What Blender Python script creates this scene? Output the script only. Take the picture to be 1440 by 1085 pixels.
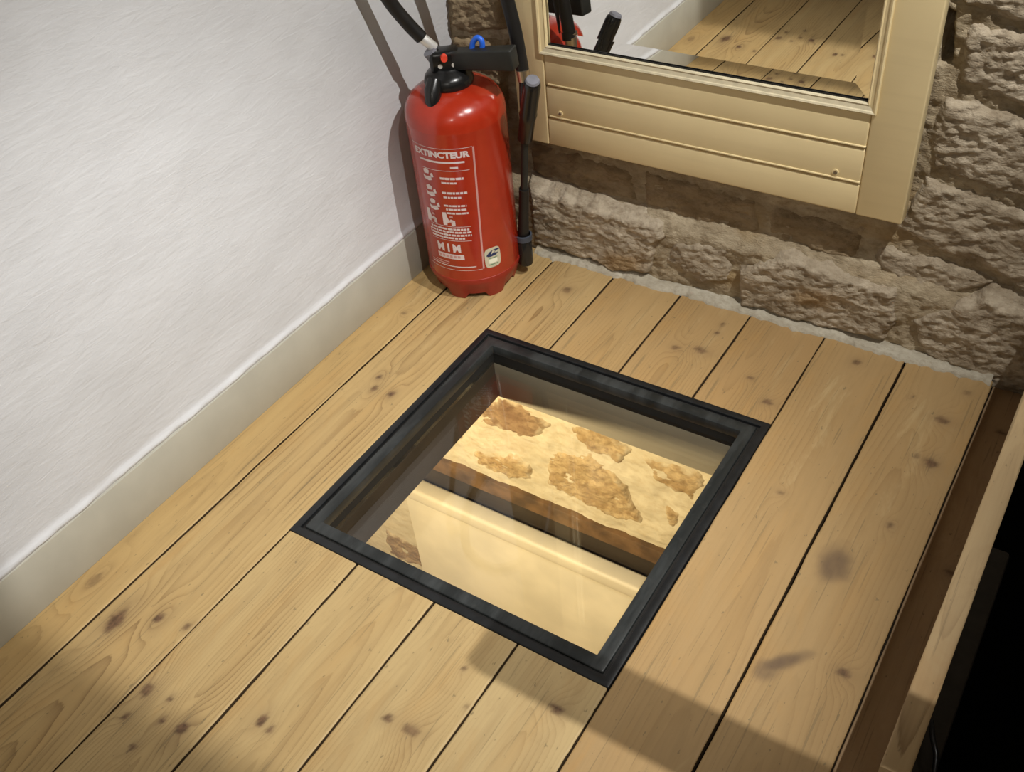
import bpy, bmesh, math, random
import numpy as np
from mathutils import Vector, Matrix, Euler

for o in list(bpy.data.objects):
    bpy.data.objects.remove(o)
scene = bpy.context.scene
COL = scene.collection
random.seed(7)
RNG = np.random.default_rng(11)

# ------------------------------------------------------------------ camera
CAM = Vector((1.24206, -1.56591, 1.27))
RW = [[0.84021839, 0.53553589, -0.08505507],      # world -> camera (x right, y down, z forward)
      [0.30456932, -0.595867, -0.74308818],
      [-0.4486319, 0.59845119, -0.66376622]]
cam_data = bpy.data.cameras.new('camera')
cam_data.sensor_width = 36.0
cam_data.lens = 1412.086 / 1440 * 36.0
cam_data.clip_start = 0.02
cam = bpy.data.objects.new('camera', cam_data)
COL.objects.link(cam)
cam.matrix_world = Matrix(((RW[0][0], -RW[1][0], -RW[2][0], CAM.x),
                           (RW[0][1], -RW[1][1], -RW[2][1], CAM.y),
                           (RW[0][2], -RW[1][2], -RW[2][2], CAM.z),
                           (0, 0, 0, 1)))
scene.camera = cam

# ------------------------------------------------------------------ world, view, lights
world = bpy.data.worlds.new('world')
scene.world = world
world.use_nodes = True
world.node_tree.nodes['Background'].inputs[0].default_value = (0.9, 0.85, 0.78, 1)
world.node_tree.nodes['Background'].inputs[1].default_value = 0.05
vs = scene.view_settings
vs.view_transform = 'Standard'
vs.look = 'None'
vs.exposure = 0.0
vs.gamma = 1.0
vs.use_curve_mapping = False

FLOOR_LAMP = Vector((1.53, -1.20, 2.10))     # track spot over the hatch
CORNER_LAMP = Vector((1.53, -0.51, 2.08))    # track spot aimed at the corner


def lamp(name, kind, loc, power, color, radius, target=None, angle=None, blend=0.3):
    d = bpy.data.lights.new(name, kind)
    d.energy = power
    d.color = color
    if kind in ('POINT', 'SPOT'):
        d.shadow_soft_size = radius
    if kind == 'SPOT':
        d.spot_size = math.radians(angle)
        d.spot_blend = blend
    o = bpy.data.objects.new(name, d)
    COL.objects.link(o)
    o.location = loc
    if target is not None:
        o.rotation_euler = (Vector(target) - Vector(loc)).to_track_quat('-Z', 'Y').to_euler()
    return o


WARM = (1.0, 0.98, 0.945)
lamp('floor_spot_light', 'SPOT', FLOOR_LAMP, 160, WARM, 0.006, (0.36, -0.95, 0.0), 47, 0.7)
lamp('corner_spot_light', 'SPOT', CORNER_LAMP, 150, WARM, 0.008, (0.30, -0.26, 0.4), 69, 0.85)
lamp('fill_light', 'POINT', (1.7, -3.3, 2.25), 24, (1.0, 0.96, 0.90), 0.15)  # unseen lamp added behind the camera as fill
lamp('cellar_lamp_light', 'SPOT', (-0.25, -1.2, -0.20), 122, (1.0, 0.85, 0.55), 0.03, (0.1, 0.0, -1.0), 130, 0.6)


# ------------------------------------------------------------------ helpers
def link(o, parent=None):
    COL.objects.link(o)
    if parent is not None:
        o.parent = parent
    return o


def tag(o, label=None, cat=None, group=None, kind=None):
    if label: o['label'] = label
    if cat: o['category'] = cat
    if group: o['group'] = group
    if kind: o['kind'] = kind
    return o


def empty(name, loc=(0, 0, 0)):
    o = bpy.data.objects.new(name, None)
    o.empty_display_size = 0.05
    o.location = loc
    return link(o)


def mesh_obj(name, verts, faces, mat, parent=None, smooth=False, attrs=None):
    me = bpy.data.meshes.new(name)
    me.from_pydata([tuple(map(float, v)) for v in verts], [], [tuple(map(int, f)) for f in faces])
    if attrs:
        for k, arr in attrs.items():
            a = me.attributes.new(k, 'FLOAT', 'POINT')
            a.data.foreach_set('value', np.asarray(arr, dtype=np.float32))
    me.update()
    if smooth:
        me.polygons.foreach_set('use_smooth', [True] * len(me.polygons))
    if mat: me.materials.append(mat)
    o = bpy.data.objects.new(name, me)
    link(o, parent)
    if parent is not None:
        o.matrix_parent_inverse = Matrix.Translation(-parent_loc(parent))
    return o


def parent_loc(p):
    v = Vector(p.location)
    if p.parent is not None:
        v = v + parent_loc(p.parent) - parent_loc(p.parent)
    return v


def bm_obj(name, bm, mat, parent=None, smooth=False):
    me = bpy.data.meshes.new(name)
    bmesh.ops.recalc_face_normals(bm, faces=bm.faces[:])
    bm.to_mesh(me)
    bm.free()
    if smooth:
        me.polygons.foreach_set('use_smooth', [True] * len(me.polygons))
        try:
            me.set_sharp_from_angle(angle=math.radians(40))
        except Exception:
            pass
    if mat: me.materials.append(mat)
    o = bpy.data.objects.new(name, me)
    link(o, parent)
    if parent is not None:
        o.matrix_parent_inverse = Matrix.Translation(-parent_loc(parent))
    return o


def bm_box(bm, lo, hi, bevel=0.0, seg=2, rot=None, at=None):
    """axis-aligned box, optionally turned by matrix rot about point at"""
    vs_ = [bm.verts.new((x, y, z)) for x in (lo[0], hi[0]) for y in (lo[1], hi[1]) for z in (lo[2], hi[2])]
    q = [(0, 1, 3, 2), (4, 6, 7, 5), (0, 4, 5, 1), (2, 3, 7, 6), (0, 2, 6, 4), (1, 5, 7, 3)]
    fs = [bm.faces.new([vs_[i] for i in f]) for f in q]
    geo = vs_
    if bevel > 0:
        ed = list({e for f in fs for e in f.edges})
        r = bmesh.ops.bevel(bm, geom=ed, offset=bevel, segments=seg, affect='EDGES', profile=0.5)
        geo = list({v for f in r['faces'] for v in f.verts} | {v for v in vs_ if v.is_valid})
    if rot is not None:
        c = Vector(at)
        seen = set()
        for v in geo:
            if v.is_valid and v not in seen:
                seen.add(v)
                v.co = c + rot @ (v.co - c)
    return bm


def box(name, lo, hi, mat, parent=None, bevel=0.0015, seg=2, rot=None, at=None):
    bm = bmesh.new()
    bm_box(bm, lo, hi, bevel, seg, rot, at)
    return bm_obj(name, bm, mat, parent, smooth=bevel > 0)


def catmull(pts, n=10):
    P = [Vector(p) for p in pts]
    P = [P[0] * 2 - P[1]] + P + [P[-1] * 2 - P[-2]]
    out = []
    for i in range(1, len(P) - 2):
        for k in range(n):
            t = k / n
            a, b, c, d = P[i - 1], P[i], P[i + 1], P[i + 2]
            out.append(0.5 * ((2 * b) + (c - a) * t + (2 * a - 5 * b + 4 * c - d) * t * t + (3 * b - a - 3 * c + d) * t ** 3))
    out.append(P[-2].copy())
    return out


def tube(name, pts, rad, mat, parent=None, n=14, cap=True):
    """round tube along points; rad is a number or a list"""
    R = rad if isinstance(rad, (list, tuple)) else [rad] * len(pts)
    verts, faces = [], []
    P = [Vector(p) for p in pts]
    up = None
    for i, p in enumerate(P):
        t = (P[min(i + 1, len(P) - 1)] - P[max(i - 1, 0)]).normalized()
        if up is None:
            up = Vector((0.3, 0.9, 0.2))
        a = (up - t * up.dot(t)).normalized()
        b = t.cross(a)
        up = a
        for k in range(n):
            w = 2 * math.pi * k / n
            verts.append(p + (a * math.cos(w) + b * math.sin(w)) * R[i])
    for i in range(len(P) - 1):
        for k in range(n):
            faces.append((i * n + k, i * n + (k + 1) % n, (i + 1) * n + (k + 1) % n, (i + 1) * n + k))
    if cap:
        faces.append(tuple(range(n))[::-1])
        faces.append(tuple((len(P) - 1) * n + k for k in range(n)))
    o = mesh_obj(name, verts, faces, mat, parent, smooth=True)
    try:
        o.data.set_sharp_from_angle(angle=math.radians(50))
    except Exception:
        pass
    return o


def lathe(name, prof, mat, parent=None, n=64, at=(0, 0), zmod=None, cap_b=True, cap_t=True):
    """profile of (radius, z) turned about a vertical axis; zmod(i, angle, r, z) may shift a ring"""
    verts, faces = [], []
    for i, (r, z) in enumerate(prof):
        for k in range(n):
            w = 2 * math.pi * k / n
            rr, zz = (r, z) if zmod is None else zmod(i, w, r, z)
            verts.append((at[0] + rr * math.cos(w), at[1] + rr * math.sin(w), zz))
    for i in range(len(prof) - 1):
        for k in range(n):
            faces.append((i * n + k, i * n + (k + 1) % n, (i + 1) * n + (k + 1) % n, (i + 1) * n + k))
    if cap_b: faces.append(tuple(range(n))[::-1])
    if cap_t: faces.append(tuple((len(prof) - 1) * n + k for k in range(n)))
    o = mesh_obj(name, verts, faces, mat, parent, smooth=True)
    try:
        o.data.set_sharp_from_angle(angle=math.radians(45))
    except Exception:
        pass
    return o


# vectorised gradient noise
_perm = np.random.default_rng(5).permutation(256)
_perm = np.concatenate([_perm, _perm, _perm])
_gr = np.random.default_rng(6).normal(size=(256, 3))
_gr /= np.linalg.norm(_gr, axis=1)[:, None]


def pnoise(x, y, z=0.0):
    x, y, z = np.broadcast_arrays(np.asarray(x, float), np.asarray(y, float), np.asarray(z, float))
    xi, yi, zi = np.floor(x).astype(int), np.floor(y).astype(int), np.floor(z).astype(int)
    xf, yf, zf = x - xi, y - yi, z - zi
    xi, yi, zi = xi & 255, yi & 255, zi & 255
    u, v, w = [t * t * t * (t * (t * 6 - 15) + 10) for t in (xf, yf, zf)]

    def g(dx, dy, dz):
        h = _perm[_perm[_perm[xi + dx] + yi + dy] + zi + dz]
        q = _gr[h]
        return q[..., 0] * (xf - dx) + q[..., 1] * (yf - dy) + q[..., 2] * (zf - dz)
    a = g(0, 0, 0) * (1 - u) + g(1, 0, 0) * u
    b = g(0, 1, 0) * (1 - u) + g(1, 1, 0) * u
    c = g(0, 0, 1) * (1 - u) + g(1, 0, 1) * u
    d = g(0, 1, 1) * (1 - u) + g(1, 1, 1) * u
    return (a * (1 - v) + b * v) * (1 - w) + (c * (1 - v) + d * v) * w


def fbm(x, y, z=0.0, octv=4, gain=0.5):
    s, a, t = 0, 1.0, 0
    for i in range(octv):
        s = s + a * pnoise(np.asarray(x) * 2 ** i, np.asarray(y) * 2 ** i, z + 7.3 * i)
        a *= gain
    return s


def sstep(a, b, t):
    t = np.clip((t - a) / (b - a), 0, 1)
    return t * t * (3 - 2 * t)


def poly_sd(px, py, poly):
    """signed distance to polygon, positive inside"""
    P = np.array(poly, float)
    n = len(P)
    d = np.full(px.shape, 1e9)
    ins = np.zeros(px.shape, bool)
    for i in range(n):
        ax, ay = P[i]
        bx, by = P[(i + 1) % n]
        ex, ey = bx - ax, by - ay
        t = np.clip(((px - ax) * ex + (py - ay) * ey) / (ex * ex + ey * ey + 1e-12), 0, 1)
        d = np.minimum(d, np.hypot(px - ax - t * ex, py - ay - t * ey))
        cond = ((ay > py) != (by > py)) & (px < (bx - ax) * (py - ay) / (by - ay + 1e-12) + ax)
        ins ^= cond
    return np.where(ins, d, -d)


# ------------------------------------------------------------------ materials
def new_mat(name):
    m = bpy.data.materials.new(name)
    m.use_nodes = True
    nt = m.node_tree
    for n in list(nt.nodes): nt.nodes.remove(n)
    out = nt.nodes.new('ShaderNodeOutputMaterial')
    bs = nt.nodes.new('ShaderNodeBsdfPrincipled')
    nt.links.new(bs.outputs[0], out.inputs[0])
    return m, nt, bs


def N(nt, t, **kw):
    n = nt.nodes.new(t)
    for k, v in kw.items():
        if k == 'inp':
            for a, b in v.items(): n.inputs[a].default_value = b
        else:
            setattr(n, k, v)
    return n


def math_n(nt, op, a, b=None, c=None):
    n = nt.nodes.new('ShaderNodeMath')
    n.operation = op
    for i, v in enumerate((a, b, c)):
        if v is None: continue
        if isinstance(v, (int, float)): n.inputs[i].default_value = v
        else: nt.links.new(v, n.inputs[i])
    return n.outputs[0]


def mixc(nt, fac, a, b, mode='MIX'):
    n = nt.nodes.new('ShaderNodeMix')
    n.data_type = 'RGBA'
    n.blend_type = mode
    for i, v in ((0, fac), (6, a), (7, b)):
        if isinstance(v, (int, float)): n.inputs[i].default_value = v
        elif isinstance(v, (tuple, list)): n.inputs[i].default_value = (*v[:3], 1)
        else: nt.links.new(v, n.inputs[i])
    return n.outputs[2]


def ramp(nt, fac, lo, hi):
    n = nt.nodes.new('ShaderNodeMapRange')
    n.interpolation_type = 'SMOOTHSTEP'
    nt.links.new(fac, n.inputs[0])
    n.inputs[1].default_value = lo
    n.inputs[2].default_value = hi
    return n.outputs[0]


def coords(nt, scale=(1, 1, 1), rot=(0, 0, 0)):
    tc = nt.nodes.new('ShaderNodeTexCoord')
    mp = nt.nodes.new('ShaderNodeMapping')
    mp.inputs['Scale'].default_value = scale
    mp.inputs['Rotation'].default_value = rot
    nt.links.new(tc.outputs['Object'], mp.inputs[0])
    return mp.outputs[0]


def noise(nt, vec, scale, detail=4, rough=0.55, dist=0.0):
    n = nt.nodes.new('ShaderNodeTexNoise')
    n.inputs['Scale'].default_value = scale
    n.inputs['Detail'].default_value = detail
    n.inputs['Roughness'].default_value = rough
    n.inputs['Distortion'].default_value = dist
    nt.links.new(vec, n.inputs['Vector'])
    return n.outputs[0]


def bump(nt, bs, h, strength=0.3, dist=0.002):
    b = nt.nodes.new('ShaderNodeBump')
    b.inputs['Strength'].default_value = strength
    b.inputs['Distance'].default_value = dist
    nt.links.new(h, b.inputs['Height'])
    nt.links.new(b.outputs[0], bs.inputs['Normal'])


def simple(name, col, rough=0.5, metal=0.0, spec=0.5, var=0.08, nscale=40, bstr=0.0, coat=0.0):
    """plain coloured surface with faint noise variation"""
    m, nt, bs = new_mat(name)
    v = coords(nt)
    f = noise(nt, v, nscale, 4)
    dk = tuple(c * (1 - var * 2) for c in col)
    lt = tuple(min(1, c * (1 + var)) for c in col)
    nt.links.new(mixc(nt, ramp(nt, f, 0.3, 0.7), dk, lt), bs.inputs['Base Color'])
    bs.inputs['Roughness'].default_value = rough
    bs.inputs['Metallic'].default_value = metal
    bs.inputs['Specular IOR Level'].default_value = spec
    bs.inputs['Coat Weight'].default_value = coat
    if bstr: bump(nt, bs, noise(nt, v, nscale * 4, 3), bstr, 0.001)
    return m


def attr(nt, name, kind='GEOMETRY'):
    a = nt.nodes.new('ShaderNodeAttribute')
    a.attribute_type = kind
    a.attribute_name = name
    return a.outputs['Fac']


def wood_mat(name, light, warm, line, knotc, rough=0.5):
    """pine board: growth rings from the mesh attribute 'ring', knots and stains from 'knot', 'stain'"""
    m, nt, bs = new_mat(name)
    ring, knot, stain = attr(nt, 'ring'), attr(nt, 'knot'), attr(nt, 'stain')
    tint, grain = attr(nt, 'tint', 'OBJECT'), attr(nt, 'grain', 'OBJECT')
    vfine = coords(nt, (330, 7, 60))
    vmid = coords(nt, (42, 2.6, 10))
    vlow = coords(nt, (9, 2.2, 5))
    fib = noise(nt, vfine, 1.0, 4, 0.6)
    mid = noise(nt, vmid, 1.0, 4, 0.6)
    low = noise(nt, vlow, 1.0, 3, 0.5)
    r = math_n(nt, 'ADD', ring, math_n(nt, 'MULTIPLY', mid, 0.9))
    saw = math_n(nt, 'FRACT', r)
    late = math_n(nt, 'POWER', saw, 4.0)
    fall = ramp(nt, saw, 1.0, 0.93)
    ln = math_n(nt, 'MULTIPLY', late, fall)
    vis = math_n(nt, 'MULTIPLY', ramp(nt, low, 0.30, 0.65), grain)
    lnf = math_n(nt, 'MULTIPLY', ln, vis)
    base = mixc(nt, tint, light, warm)
    base = mixc(nt, attr(nt, 'brown_dim', 'OBJECT'), base, tuple(c * k for c, k in zip(light, (0.76, 0.60, 0.48))))
    base = mixc(nt, math_n(nt, 'MULTIPLY', ramp(nt, low, 0.35, 0.7), 0.35), base, tuple(c * k for c, k in zip(warm, (0.72, 0.62, 0.5))))
    base = mixc(nt, math_n(nt, 'MULTIPLY', ramp(nt, mid, 0.42, 0.75), 0.36), base, tuple(c * k for c, k in zip(light, (0.60, 0.52, 0.44))))
    base = mixc(nt, math_n(nt, 'MULTIPLY', fib, 0.20), base, tuple(c * 0.45 for c in light))
    base = mixc(nt, lnf, base, line)
    blotch = noise(nt, coords(nt, (26, 14, 10)), 1.0, 5, 0.65)
    base = mixc(nt, math_n(nt, 'MULTIPLY', ramp(nt, blotch, 0.52, 0.76), 0.34), base, tuple(c * k for c, k in zip(light, (0.62, 0.54, 0.46))))
    big = noise(nt, coords(nt, (11, 3.2, 6)), 1.0, 5, 0.7, 0.8)
    base = mixc(nt, math_n(nt, 'MULTIPLY', ramp(nt, big, 0.50, 0.72), 0.38), base, tuple(c * k for c, k in zip(warm, (0.80, 0.66, 0.50))))
    base = mixc(nt, math_n(nt, 'MULTIPLY', ramp(nt, big, 0.42, 0.28), 0.30), base, tuple(min(1, c * k) for c, k in zip(light, (1.22, 1.25, 1.28))))
    crack = noise(nt, coords(nt, (210, 5.5, 30)), 1.0, 2, 0.5, 0.5)
    base = mixc(nt, math_n(nt, 'MULTIPLY', ramp(nt, crack, 0.62, 0.70), 0.42), base, tuple(c * 0.33 for c in light))
    speck = noise(nt, coords(nt, (150, 70, 60)), 1.0, 2, 0.5)
    base = mixc(nt, math_n(nt, 'MULTIPLY', ramp(nt, speck, 0.68, 0.74), 0.6), base, tuple(c * 0.35 for c in light))
    sfac = math_n(nt, 'MULTIPLY', stain, math_n(nt, 'ADD', math_n(nt, 'MULTIPLY', blotch, 0.9), 0.60))
    base = mixc(nt, sfac, base, (0.13, 0.085, 0.05))
    kcol = mixc(nt, ramp(nt, noise(nt, coords(nt, (160, 90, 60)), 1.0, 3), 0.3, 0.7), knotc, tuple(c * 1.9 for c in knotc))
    base = mixc(nt, knot, base, kcol)
    nt.links.new(base, bs.inputs['Base Color'])
    rr = N(nt, 'ShaderNodeMapRange', inp={3: rough - 0.08, 4: rough + 0.12})
    nt.links.new(low, rr.inputs[0])
    nt.links.new(rr.outputs[0], bs.inputs['Roughness'])
    bs.inputs['Specular IOR Level'].default_value = 0.35
    h = math_n(nt, 'ADD', math_n(nt, 'MULTIPLY', fib, 0.6), math_n(nt, 'MULTIPLY', lnf, -0.8))
    bump(nt, bs, h, 0.25, 0.0008)
    return m


def stone_mat(name, cols, ochre, scale=14, och=(0.62, 0.75), bstr=0.7, stretch=(0.7, 1, 1.3), smear=None):
    m, nt, bs = new_mat(name)
    v = coords(nt, stretch)
    a = noise(nt, v, scale, 6, 0.62)
    b = noise(nt, v, scale * 4.5, 6, 0.65)
    c = noise(nt, v, scale * 0.4, 3, 0.5)
    col = mixc(nt, ramp(nt, a, 0.32, 0.68), cols[0], cols[1])
    col = mixc(nt, math_n(nt, 'MULTIPLY', ramp(nt, b, 0.40, 0.75), 0.65), col, cols[2])
    col = mixc(nt, math_n(nt, 'MULTIPLY', ramp(nt, c, *och), 0.75), col, ochre)
    if smear: col = mixc(nt, attr(nt, 'smear'), col, smear)
    nt.links.new(col, bs.inputs['Base Color'])
    bs.inputs['Roughness'].default_value = 0.92
    bs.inputs['Specular IOR Level'].default_value = 0.2
    h = math_n(nt, 'ADD', b, math_n(nt, 'MULTIPLY', noise(nt, v, scale * 16, 4), 0.35))
    bump(nt, bs, h, bstr, 0.006)
    return m


M = {}
M['plank'] = wood_mat('pine_floor_wood', (0.46, 0.350, 0.178), (0.50, 0.340, 0.140), (0.17, 0.095, 0.036), (0.085, 0.047, 0.024))
M['darkwood'] = wood_mat('dark_board_wood', (0.38, 0.265, 0.15), (0.40, 0.255, 0.135), (0.18, 0.105, 0.055), (0.06, 0.035, 0.02), 0.6)
M['kerbwood'] = wood_mat('kerb_pine_wood', (0.52, 0.385, 0.215), (0.52, 0.37, 0.195), (0.20, 0.12, 0.055), (0.1, 0.06, 0.03))
M['stone'] = stone_mat('upper_wall_stone', [(0.32, 0.26, 0.18), (0.53, 0.45, 0.335), (0.19, 0.14, 0.085)], (0.30, 0.19, 0.08), bstr=1.0)
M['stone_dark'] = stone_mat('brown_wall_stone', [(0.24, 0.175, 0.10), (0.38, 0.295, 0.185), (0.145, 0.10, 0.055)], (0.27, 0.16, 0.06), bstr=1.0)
M['mortar'] = stone_mat('upper_wall_mortar', [(0.32, 0.255, 0.165), (0.48, 0.40, 0.275), (0.20, 0.15, 0.085)], (0.32, 0.22, 0.10), scale=18, och=(0.55, 0.72), bstr=0.9)
M['fillet'] = stone_mat('pale_lime_mortar', [(0.37, 0.33, 0.25), (0.47, 0.43, 0.34), (0.29, 0.25, 0.18)], (0.42, 0.35, 0.24), scale=30, bstr=0.4)
M['cellar_stone'] = stone_mat('cellar_stone', [(0.42, 0.275, 0.125), (0.62, 0.45, 0.24), (0.20, 0.11, 0.045)], (0.50, 0.33, 0.13), scale=16, smear=(0.66, 0.55, 0.37))
M['cellar_brown'] = stone_mat('cellar_brown_stone', [(0.26, 0.16, 0.085), (0.44, 0.30, 0.16), (0.13, 0.075, 0.04)], (0.40, 0.26, 0.12), scale=14, smear=(0.60, 0.48, 0.31))
M['cellar_mortar'] = stone_mat('cellar_lime_mortar', [(0.62, 0.52, 0.35), (0.72, 0.62, 0.44), (0.50, 0.38, 0.22)], (0.60, 0.45, 0.25), scale=9, bstr=0.35)

# white plaster with brush marks
m, nt, bs = new_mat('white_plaster_paint')
v1 = coords(nt, (1, 22, 95), (math.radians(-9), 0, 0))
v2 = coords(nt, (1, 1, 1))
h1 = noise(nt, v1, 1.0, 4, 0.6, 0.6)
h2 = noise(nt, v2, 45, 3)
h3 = noise(nt, v2, 9, 4, 0.6)
nt.links.new(mixc(nt, ramp(nt, h3, 0.3, 0.7), (0.545, 0.55, 0.562), (0.57, 0.575, 0.587)), bs.inputs['Base Color'])
bs.inputs['Roughness'].default_value = 0.75
bs.inputs['Specular IOR Level'].default_value = 0.25
bump(nt, bs, math_n(nt, 'ADD', h1, math_n(nt, 'MULTIPLY', h2, 0.35)), 0.34, 0.003)
M['plaster'] = m

M['ceiling'] = simple('ceiling_paint', (0.62, 0.58, 0.52), 0.9)
M['roomwall'] = simple('room_wall_paint', (0.55, 0.50, 0.43), 0.9)
M['base'] = simple('taupe_baseboard_paint', (0.41, 0.395, 0.33), 0.42, var=0.03, nscale=12)
M['void'] = simple('near_black_stairwell', (0.0035, 0.0035, 0.003), 0.95, spec=0.0)  # one near-black colour for all stairwell surfaces
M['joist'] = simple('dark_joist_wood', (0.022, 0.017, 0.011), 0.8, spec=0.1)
M['blackmetal'] = simple('black_steel', (0.008, 0.009, 0.010), 0.38, spec=0.5, var=0.2)
M['blackplastic'] = simple('black_plastic', (0.010, 0.010, 0.010), 0.26, spec=0.5)
M['leverplastic'] = simple('matt_black_lever_plastic', (0.020, 0.020, 0.017), 0.5, spec=0.4)
M['rubber'] = simple('black_hose_rubber', (0.011, 0.010, 0.009), 0.45, spec=0.4)
M['chrome'] = simple('polished_metal', (0.80, 0.79, 0.76), 0.30, metal=0.45, var=0.03)
M['brassy'] = simple('pale_brass', (0.62, 0.52, 0.38), 0.3, metal=0.9, var=0.05)
M['greyplastic'] = simple('grey_plastic', (0.20, 0.20, 0.23), 0.4)
M['greyring'] = simple('blue_grey_plastic', (0.045, 0.055, 0.075), 0.35)
M['red'] = simple('red_enamel', (0.38, 0.026, 0.008), 0.23, spec=0.5, var=0.03, coat=0.3)
M['redfoot'] = simple('shaded_red_plastic_foot', (0.28, 0.018, 0.009), 0.38, var=0.03)  # red plastic, with the shade low on the bottle mixed into the colour
M['pin'] = simple('orange_red_plastic', (0.80, 0.07, 0.035), 0.4)
M['blue'] = simple('blue_plastic_seal', (0.02, 0.14, 0.75), 0.4)
M['print'] = simple('white_print', (0.66, 0.55, 0.53), 0.5, var=0.03)
M['printdim'] = simple('pale_pink_print', (0.55, 0.27, 0.24), 0.5, var=0.05)
M['printred'] = simple('red_print', (0.42, 0.022, 0.012), 0.4, var=0.03)
M['sticker'] = simple('cream_sticker', (0.55, 0.50, 0.36), 0.5, var=0.04)
M['stickerw'] = simple('pale_sticker', (0.78, 0.78, 0.62), 0.5, var=0.03)
M['navy'] = simple('navy_print', (0.02, 0.03, 0.09), 0.5)
M['green'] = simple('green_print', (0.05, 0.25, 0.12), 0.5)
M['screw'] = simple('screw_metal', (0.45, 0.40, 0.30), 0.35, metal=0.8)
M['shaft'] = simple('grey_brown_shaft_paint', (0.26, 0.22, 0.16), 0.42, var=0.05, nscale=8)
M['shaftdark'] = simple('dark_shaft_wood_beam_shade', (0.045, 0.031, 0.019), 0.6, spec=0.3, var=0.1, nscale=10)  # dark shaft wood; on the cellar board it paints the beam's shade
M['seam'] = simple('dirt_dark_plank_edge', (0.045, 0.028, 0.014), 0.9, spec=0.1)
M['cellarfloor'] = simple('cellar_floor_stone', (0.5, 0.38, 0.24), 0.9)
M['lampcan'] = simple('white_lamp_metal', (0.6, 0.6, 0.58), 0.4)

# cream paint of the mirror frame, with brushed variation
m, nt, bs = new_mat('cream_frame_paint')
v1 = coords(nt, (3, 20, 60))
v2 = coords(nt)
f1 = noise(nt, v1, 1.0, 4)
f2 = noise(nt, v2, 7, 3)
c = mixc(nt, ramp(nt, f2, 0.3, 0.7), (0.78, 0.635, 0.355), (0.83, 0.68, 0.385))
c = mixc(nt, math_n(nt, 'MULTIPLY', ramp(nt, f1, 0.45, 0.7), 0.2), c, (0.68, 0.545, 0.30))
nt.links.new(c, bs.inputs['Base Color'])
bs.inputs['Roughness'].default_value = 0.42
bs.inputs['Specular IOR Level'].default_value = 0.4
bump(nt, bs, f1, 0.12, 0.001)
M['cream'] = m
M['bead'] = simple('pale_bead_paint', (0.66, 0.58, 0.40), 0.4, var=0.06, nscale=60)

# dark smudged metal of the hatch rim
m, nt, bs = new_mat('smudged_dark_grey_rim')
v = coords(nt, (14, 3, 5))
f = noise(nt, v, 1.6, 5, 0.65)
f2 = noise(nt, coords(nt), 45, 5, 0.7)
c = mixc(nt, ramp(nt, f, 0.38, 0.68), (0.011, 0.013, 0.013), (0.038, 0.042, 0.042))
c = mixc(nt, math_n(nt, 'MULTIPLY', ramp(nt, f2, 0.55, 0.8), 0.30), c, (0.09, 0.09, 0.085))
nt.links.new(c, bs.inputs['Base Color'])
bs.inputs['Roughness'].default_value = 0.36
bs.inputs['Specular IOR Level'].default_value = 0.5
M['rim'] = m
M['flange'] = simple('matt_black_steel', (0.009, 0.009, 0.008), 0.6, spec=0.3)

# mirror glass
m, nt, bs = new_mat('mirror_silver')
bs.inputs['Base Color'].default_value = (0.86, 0.86, 0.84, 1)
bs.inputs['Metallic'].default_value = 1.0
bs.inputs['Roughness'].default_value = 0.012
M['mirror'] = m

# clear walk-on glass: see-through, with the mirror-like share that clear glass has
m = bpy.data.materials.new('clear_floor_glass')
m.use_nodes = True
nt = m.node_tree
for n in list(nt.nodes): nt.nodes.remove(n)
out = nt.nodes.new('ShaderNodeOutputMaterial')
tr = N(nt, 'ShaderNodeBsdfTransparent', inp={0: (0.97, 0.98, 0.965, 1)})
gl = N(nt, 'ShaderNodeBsdfGlossy', inp={0: (1, 1, 1, 1), 'Roughness': 0.02})
fr = N(nt, 'ShaderNodeFresnel', inp={0: 1.5})
geo = nt.nodes.new('ShaderNodeNewGeometry')
ior = N(nt, 'ShaderNodeMapRange', inp={3: 1.5, 4: 1 / 1.5})      # same reflectance on both faces of the pane
nt.links.new(geo.outputs['Backfacing'], ior.inputs[0])
nt.links.new(ior.outputs[0], fr.inputs[0])
mx = nt.nodes.new('ShaderNodeMixShader')
nt.links.new(fr.outputs[0], mx.inputs[0])
nt.links.new(tr.outputs[0], mx.inputs[1])
nt.links.new(gl.outputs[0], mx.inputs[2])
nt.links.new(mx.outputs[0], out.inputs[0])
M['glass'] = m

# cellar panel paint and beam
M['panel'] = simple('cream_panel_paint', (0.76, 0.655, 0.475), 0.55, var=0.05, nscale=6)
M['beam'] = simple('brown_beam_wood', (0.17, 0.092, 0.038), 0.7, var=0.25, nscale=16, bstr=0.4)

# ------------------------------------------------------------------ room shell
# white plaster wall, uneven, with a lip above the baseboard
BB = 0.106
ys = np.concatenate([np.linspace(-4.0, -1.7, 24)[:-1], np.linspace(-1.7, 0.05, 176)])
zs = np.concatenate([np.linspace(0.0, BB, 4)[:-1], np.linspace(BB, BB + 0.04, 14)[:-1], np.linspace(BB + 0.04, 0.95, 82)[:-1], np.linspace(0.95, 2.6, 18)])
YY, ZZ = np.meshgrid(ys, zs, indexing='ij')
lip = np.exp(-((ZZ - BB - 0.007) / 0.007) ** 2) * (0.0055 + 0.004 * fbm(YY * 30, ZZ * 30, 1.0, 3))
XX = -0.006 + 0.0035 * fbm(YY * 5, ZZ * 7, 0.0, 4) + np.where(ZZ >= BB - 1e-6, lip, -0.004)
nv = len(zs)
idx = np.arange(len(ys) * nv).reshape(len(ys), nv)
F = np.stack([idx[:-1, :-1], idx[1:, :-1], idx[1:, 1:], idx[:-1, 1:]], -1).reshape(-1, 4)
wl = mesh_obj('wall_left', np.stack([XX, YY, ZZ], -1).reshape(-1, 3), F, M['plaster'], smooth=True)
tag(wl, 'white roughly plastered wall beside the fire extinguisher', kind='structure')
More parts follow.
